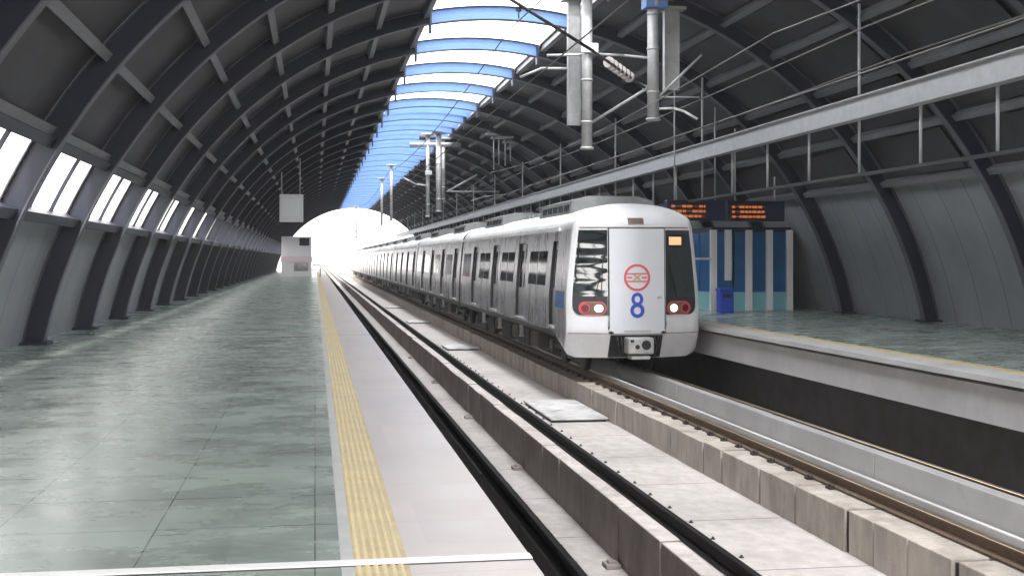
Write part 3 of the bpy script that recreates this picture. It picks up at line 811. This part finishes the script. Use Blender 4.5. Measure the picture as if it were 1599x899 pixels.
def bar(name, pts, r, m, label, cat, group=None):
    bm = bmesh.new()
    for a, b in zip(pts[:-1], pts[1:]): tube(bm, a, b, r, 8)
    return tag(link_mesh(name, bm, m), label, cat, group)
GA = 'cantilever arms of the overhead line'
bar('cantilever_arm', [ph(854, 87, 29), ph(935, 85, 29), ph(975, 87, 29.0), ph(1014, 91, 28.5)], 0.032, 'galv', 'level grey arm passing behind the white plate at the top', 'cantilever arm', GA)
bar('cantilever_arm', [ph(812, 121, 30), ph(846, 107, 30), ph(890, 107.5, 30)], 0.030, 'galv', 'bent grey arm ending left of the flat channel post', 'cantilever arm', GA)
bar('cantilever_arm', [ph(1008, 140, 28), ph(925, 191, 29)], 0.036, 'galv', 'sloping grey arm from the insulator string down to the white plated post', 'cantilever arm', GA)
bar('cantilever_arm', [ph(1028, 170, 28), ph(1052, 169, 28), ph(1068, 174, 28), ph(1089, 186, 28)], 0.028, 'white_paint', 'pale bent arm at the foot of the blue bracket post', 'cantilever arm', GA)
bar('cantilever_arm', [ph(1028, 152, 28), ph(1096, 86, 28)], 0.032, 'galv', 'sloping grey arm rising right across the broad channel post', 'cantilever arm', GA)
bar('cantilever_arm', [ph(1028, 151.5, 28), ph(1092, 152, 28)], 0.020, 'galv', 'thin level bar right of the blue bracket post', 'cantilever arm', GA)
bar('cantilever_arm', [ph(668, 290, 63), ph(650, 288, 63), ph(630, 278, 63)], 0.045, 'galv', 'far bent arm left of the slim far post', 'cantilever arm', GA)
bar('cantilever_arm', [ph(697, 299, 63), ph(780, 299, 63)], 0.030, 'galv', 'far level bar right of the close pair of posts', 'cantilever arm', GA)
bar('cantilever_arm', [ph(700, 298, 63), ph(745, 273, 63)], 0.045, 'galv', 'far sloping arm rising right of the close pair of posts', 'cantilever arm', GA)
bar('cantilever_arm', [ph(735, 314, 63), ph(755, 307, 63), ph(785, 304, 63)], 0.030, 'galv', 'far bent low arm just above the grey beam', 'cantilever arm', GA)
bar('cantilever_arm', [ph(640, 226, 63), ph(720, 226, 63)], 0.12, 'galv', 'thick far crossbar over the close pair of posts', 'cantilever arm', GA)
bar('cantilever_arm', [ph(655, 215, 65), ph(705, 215, 65)], 0.12, 'dark_steel', 'dark far crossbar above the thick one', 'cantilever arm', GA)

# anchor wire with insulator string
aw = empty('anchor_wire', ph(1007, 137, 28)); tag(aw, 'thick dark wire slanting across the top with a string of insulators', 'anchor wire')
def rel(v): return v - aw.location
bm = bmesh.new()
tube(bm, rel(ph(770, -18, 23.0)), rel(ph(926, 80, 25.5)), 0.036, 8); tube(bm, rel(ph(926, 80, 25.5)), rel(ph(1007, 137, 28)), 0.03, 8)
link_mesh('wire', bm, 'dark_steel', aw)
bm = bmesh.new()
p0, p1 = rel(ph(950, 97, 26.4)), rel(ph(982, 120, 27.3))
for k in range(6):
    a = p0.lerp(p1, k / 5); b = p0.lerp(p1, k / 5 + 0.05); tube(bm, a, b, 0.125, 14)
    tube(bm, a, p0.lerp(p1, k / 5 + 0.12), 0.06, 10)
link_mesh('insulator', bm, 'insulator', aw)
bm = bmesh.new(); box(bm, -0.05, 0.05, -0.03, 0.03, -0.05, 0.06); tube(bm, (-0.10, 0, 0.09), (0.08, 0, -0.07), 0.028, 8)
link_mesh('clamp', bm, 'galv', aw)
bm = bmesh.new(); q = rel(ph(810, 16, 23.7)); tube(bm, q, q + Vector((0, 0, -0.17)), 0.013, 6); box(bm, q.x - 0.05, q.x + 0.05, q.y - 0.02, q.y + 0.02, q.z - 0.03, q.z + 0.05)
link_mesh('dropper', bm, 'dark_steel', aw)

# running wires
def wire(x, zc, sag, label, r=0.009, x2=None):
    bm = bmesh.new(); span = 31.0
    ys = [0 + 2.58 * k for k in range(150)]
    pts = []
    for y in ys:
        t = ((y - 18.3) % span) / span
        pts.append(Vector((x, y, zc - sag * 4 * t * (1 - t))))
    for a, b in zip(pts[:-1], pts[1:]): tube(bm, a, b, r, 6)
    return tag(link_mesh('overhead_wire', bm, 'wire'), label, 'overhead wire', 'overhead wires running along the tracks')
wire(2.9, 5.05, 0.0, 'lower wire above the empty near track'); wire(2.9, 6.1, 0.35, 'upper sagging wire above the empty near track')
wire(7.05, 5.05, 0.0, 'lower wire just above the train roofs', 0.011); wire(7.05, 6.15, 0.35, 'upper sagging wire above the train', 0.011)
wire(8.6, 6.3, 0.1, 'wire between the train and the long grey beam', 0.014)
wire(9.3, 5.9, 0.1, 'wire running close beside the long grey beam', 0.012)

# ------------------------------------------------------------------ long beam with hangers over the right platform
BX = 10.3
beam = empty('overhead_beam', (BX, 20, 5.5)); tag(beam, 'long pale grey beam running over the right platform edge', 'beam')
bm = bmesh.new()
box(bm, -0.07, 0.07, -18, 136, -0.19, 0.19, 0); box(bm, -0.16, 0.07, -18, 136, 0.19, 0.215); box(bm, -0.16, 0.07, -18, 136, -0.215, -0.19)
link_mesh('channel', bm, 'beam', beam)
zt = soffit(BX)
y = 12.5 - 20
while y < 130:
    kk = round((y + 7.5) / 2.42)
    bm = bmesh.new(); tube(bm, (0.1, y, -1.22), (0.1, y, zt - 5.5 if kk % 4 == 0 else 0.1), 0.030, 8)
    link_mesh('hanger', bm, 'beam', beam); y += 2.42
bm = bmesh.new(); box(bm, 0.05, 0.17, -12, 140, -1.28, -1.22); link_mesh('lower_rail', bm, 'dark_steel', beam)

# displays
def display(x0, x1, depth_y, z0, z1, label, n, seed):
    root = empty('display_board', ((x0 + x1) / 2, depth_y, z0)); tag(root, label, 'display board', 'platform display boards')
    w2 = (x1 - x0) / 2
    bm = bmesh.new(); box(bm, -w2, w2, 0, 0.28, 0, z1 - z0, 0, 0.02); link_mesh('case', bm, 'board_navy', root)
    bm = bmesh.new(); box(bm, -w2 + 0.06, w2 * 0.35, -0.012, 0.0, 0.05, z1 - z0 - 0.06); link_mesh('screen', bm, 'board', root)
    rnd = random.Random(seed)
    for r_ in range(3):
        bm = bmesh.new()
        x = -w2 + 0.12
        zz_ = (z1 - z0) * (0.22 + 0.24 * r_)
        while x < w2 * 0.28:
            l = rnd.uniform(0.05, 0.16)
            if rnd.random() < 0.82: box(bm, x, min(x + l, w2 * 0.31), -0.016, -0.012, zz_ - 0.035, zz_ + 0.035)
            x += l + 0.03
        box(bm, -w2 + 0.1, w2 * 0.31, -0.0135, -0.012, zz_ - 0.004, zz_ + 0.004)
        link_mesh('led_row', bm, 'led_orange', root)
    for s in (-1, 1):
        bm = bmesh.new(); xx = (x0 + x1) / 2 + s * w2 * 0.7
        tube(bm, (s * w2 * 0.7, 0.14, z1 - z0), (s * w2 * 0.7, 0.14, soffit(xx) - z0), 0.025, 8); link_mesh('rod', bm, 'beam', root)
display(9.75, 11.45, 33.0, 3.70, 4.28, 'dark display board with orange text rows peeping out behind the train roof', 3, 4)
display(11.60, 13.3, 33.2, 3.70, 4.28, 'dark display board with orange text, rightmost, over the blue cabin', 3, 9)

# blue cabin on the right platform
cb = empty('platform_cabin', (11.75, 35.0, PT)); tag(cb, 'blue glazed cabin with white posts on the right platform', 'cabin')
bm = bmesh.new(); box(bm, 0, 2.5, 0.1, 9.0, 2.35, 2.5); link_mesh('roof', bm, 'board_navy', cb)
for k in range(8):
    bm = bmesh.new(); box(bm, 0.02, 0.06, 0.25 + k * 1.1, 1.25 + k * 1.1, 0.55, 2.35); link_mesh('side_pane', bm, 'panel_blue', cb)
bm = bmesh.new(); box(bm, 0.0, 0.08, 0.2, 9.0, 0.0, 0.55); link_mesh('skirt', bm, 'panel_cyan', cb)
for k in range(4):
    bm = bmesh.new(); box(bm, 0.12 + k * 0.6, 0.66 + k * 0.6, 0.12, 0.16, 0.55, 2.35); link_mesh('front_pane', bm, 'panel_blue', cb)
bm = bmesh.new(); box(bm, 0.1, 2.5, 0.10, 0.18, 0.0, 0.55); link_mesh('skirt', bm, 'panel_cyan', cb)
for x in (0.04, 0.50, 1.15, 1.80, 2.44):
    bm = bmesh.new(); box(bm, x - 0.10, x + 0.10, 0.0, 0.11, 0.0 if x != 0.50 else 0.9, 2.42, 0, 0.01); link_mesh('post', bm, 'white_paint', cb)
for y in (2.2, 4.4, 6.6, 8.9):
    bm = bmesh.new(); box(bm, -0.06, 0.0, y - 0.06, y + 0.06, 0.0, 2.42); link_mesh('post', bm, 'white_paint', cb)
bm = bmesh.new(); tube(bm, (-1.2, 0.0, 1.55), (-0.03, 0.0, 1.55), 0.03, 8); link_mesh('handrail', bm, 'white_paint', cb)
bm = bmesh.new()
box(bm, -0.2, 0.2, -0.2, 0.2, 0.0, 0.62, 0, 0.03); box(bm, -0.22, 0.22, -0.22, 0.22, 0.62, 0.70, 0, 0.02); box(bm, -0.13, 0.13, -0.205, -0.2, 0.44, 0.54, 1)
tag(link_mesh('litter_bin', bm, ['blue_paint', 'rubber'], loc=(11.65, 33.6, PT)), 'small blue bin in front of the blue cabin', 'bin')

# ------------------------------------------------------------------ far left platform: kiosk and hanging sign
kb = empty('platform_kiosk', (-1.6, 108.0, PT)); tag(kb, 'small grey kiosk with a black screen and pale pink band at the far platform end', 'kiosk')
bm = bmesh.new(); box(bm, -1.3, 1.3, 0, 3.0, 1.75, 3.5, 0, 0.03); link_mesh('fascia', bm, 'kiosk_grey', kb)
bm = bmesh.new(); box(bm, 0.25, 1.1, -0.05, 0.0, 2.7, 3.35); link_mesh('screen', bm, 'rubber', kb)
bm = bmesh.new(); box(bm, -1.35, 1.35, -0.06, 3.05, 1.25, 1.75); link_mesh('band', bm, 'pink_band', kb)
bm = bmesh.new(); box(bm, -1.3, 1.3, 0.02, 3.0, 0.0, 1.25); link_mesh('counter_wall', bm, 'white_paint', kb)
bm = bmesh.new(); box(bm, -0.2, 1.0, -0.02, 0.02, 0.5, 1.2); link_mesh('window', bm, 'glass', kb)
bm = bmesh.new(); box(bm, 1.35, 2.1, 0.4, 0.5, 0.95, 1.05); box(bm, 2.0, 2.1, 0.4, 0.5, 0.0, 0.95); box(bm, 1.35, 2.1, 0.4, 0.5, 0.5, 0.58); link_mesh('barrier', bm, 'dark_steel', kb)
sg = empty('hanging_sign', (-1.15, 58.0, 4.35)); tag(sg, 'pale blank panel hanging from the roof over the left platform', 'sign')
bm = bmesh.new(); box(bm, -0.50, 0.6, 0, 0.12, 0, 1.3, 0, 0.02); link_mesh('panel', bm, 'kiosk_grey', sg)
bm = bmesh.new(); box(bm, -0.4, 0.45, -0.012, 0.0, 0.25, 1.1); link_mesh('face', bm, 'white_paint', sg)
for x in (-0.4, 0.45):
    bm = bmesh.new(); tube(bm, (x, 0.06, 1.3), (x, 0.06, soffit(-1.15 + x) - 4.35), 0.025, 8); link_mesh('rod', bm, 'beam', sg)

# outdoor viaduct parapets beyond the hall
for x, lab in ((-0.6, 'pale concrete parapet beyond the far arch, on the near track side'), (10.4, 'pale concrete parapet beyond the far arch, behind the train tail')):
    bm = bmesh.new(); box(bm, x - 0.12, x + 0.12, 168.2, 420, -1.4, 1.3); box(bm, x - 0.17, x + 0.17, 168.2, 420, 1.3, 1.4)
    tag(link_mesh('parapet', bm, 'coping'), lab, 'parapet')

# masts on the open viaduct beyond the far arch
for (x, y, lab) in ((8.9, 300.0, 'pale T shaped mast seen through the far arch, left of two'), (8.9, 236.0, 'pale mast seen through the far arch, right of two')):
    m_ = empty('line_mast', (x, y, -0.65)); tag(m_, lab, 'mast', 'masts beyond the far arch')
    bm = bmesh.new(); tube(bm, (0, 0, 0), (0, 0, 14), 0.35, 12, 0, 0.28); link_mesh('pole', bm, 'galv', m_)
    bm = bmesh.new(); box(bm, -2.2, 2.2, -0.3, 0.3, 13.2, 13.7); link_mesh('crossarm', bm, 'galv', m_)
    bm = bmesh.new(); tube(bm, (-1.9, 0, 8.6), (1.9, 0, 8.6), 0.12, 8); link_mesh('bracket', bm, 'galv', m_)

# ------------------------------------------------------------------ haze
HAZE = 0.0009
if HAZE:
    hm = bpy.data.materials.new('haze'); hm.use_nodes = True
    t = hm.node_tree; t.nodes.clear(); o_ = t.nodes.new('ShaderNodeOutputMaterial'); v_ = t.nodes.new('ShaderNodeVolumePrincipled')
    v_.inputs['Density'].default_value = HAZE; v_.inputs['Color'].default_value = (0.95, 0.96, 0.97, 1)
    v_.inputs['Anisotropy'].default_value = 0.3
    t.links.new(v_.outputs[0], o_.inputs['Volume'])
    bm = bmesh.new(); box(bm, -1010, 1010, -1010, 1010, -10.6, 11.5)
    h_ = link_mesh('haze', bm, hm); h_['kind'] = 'stuff'
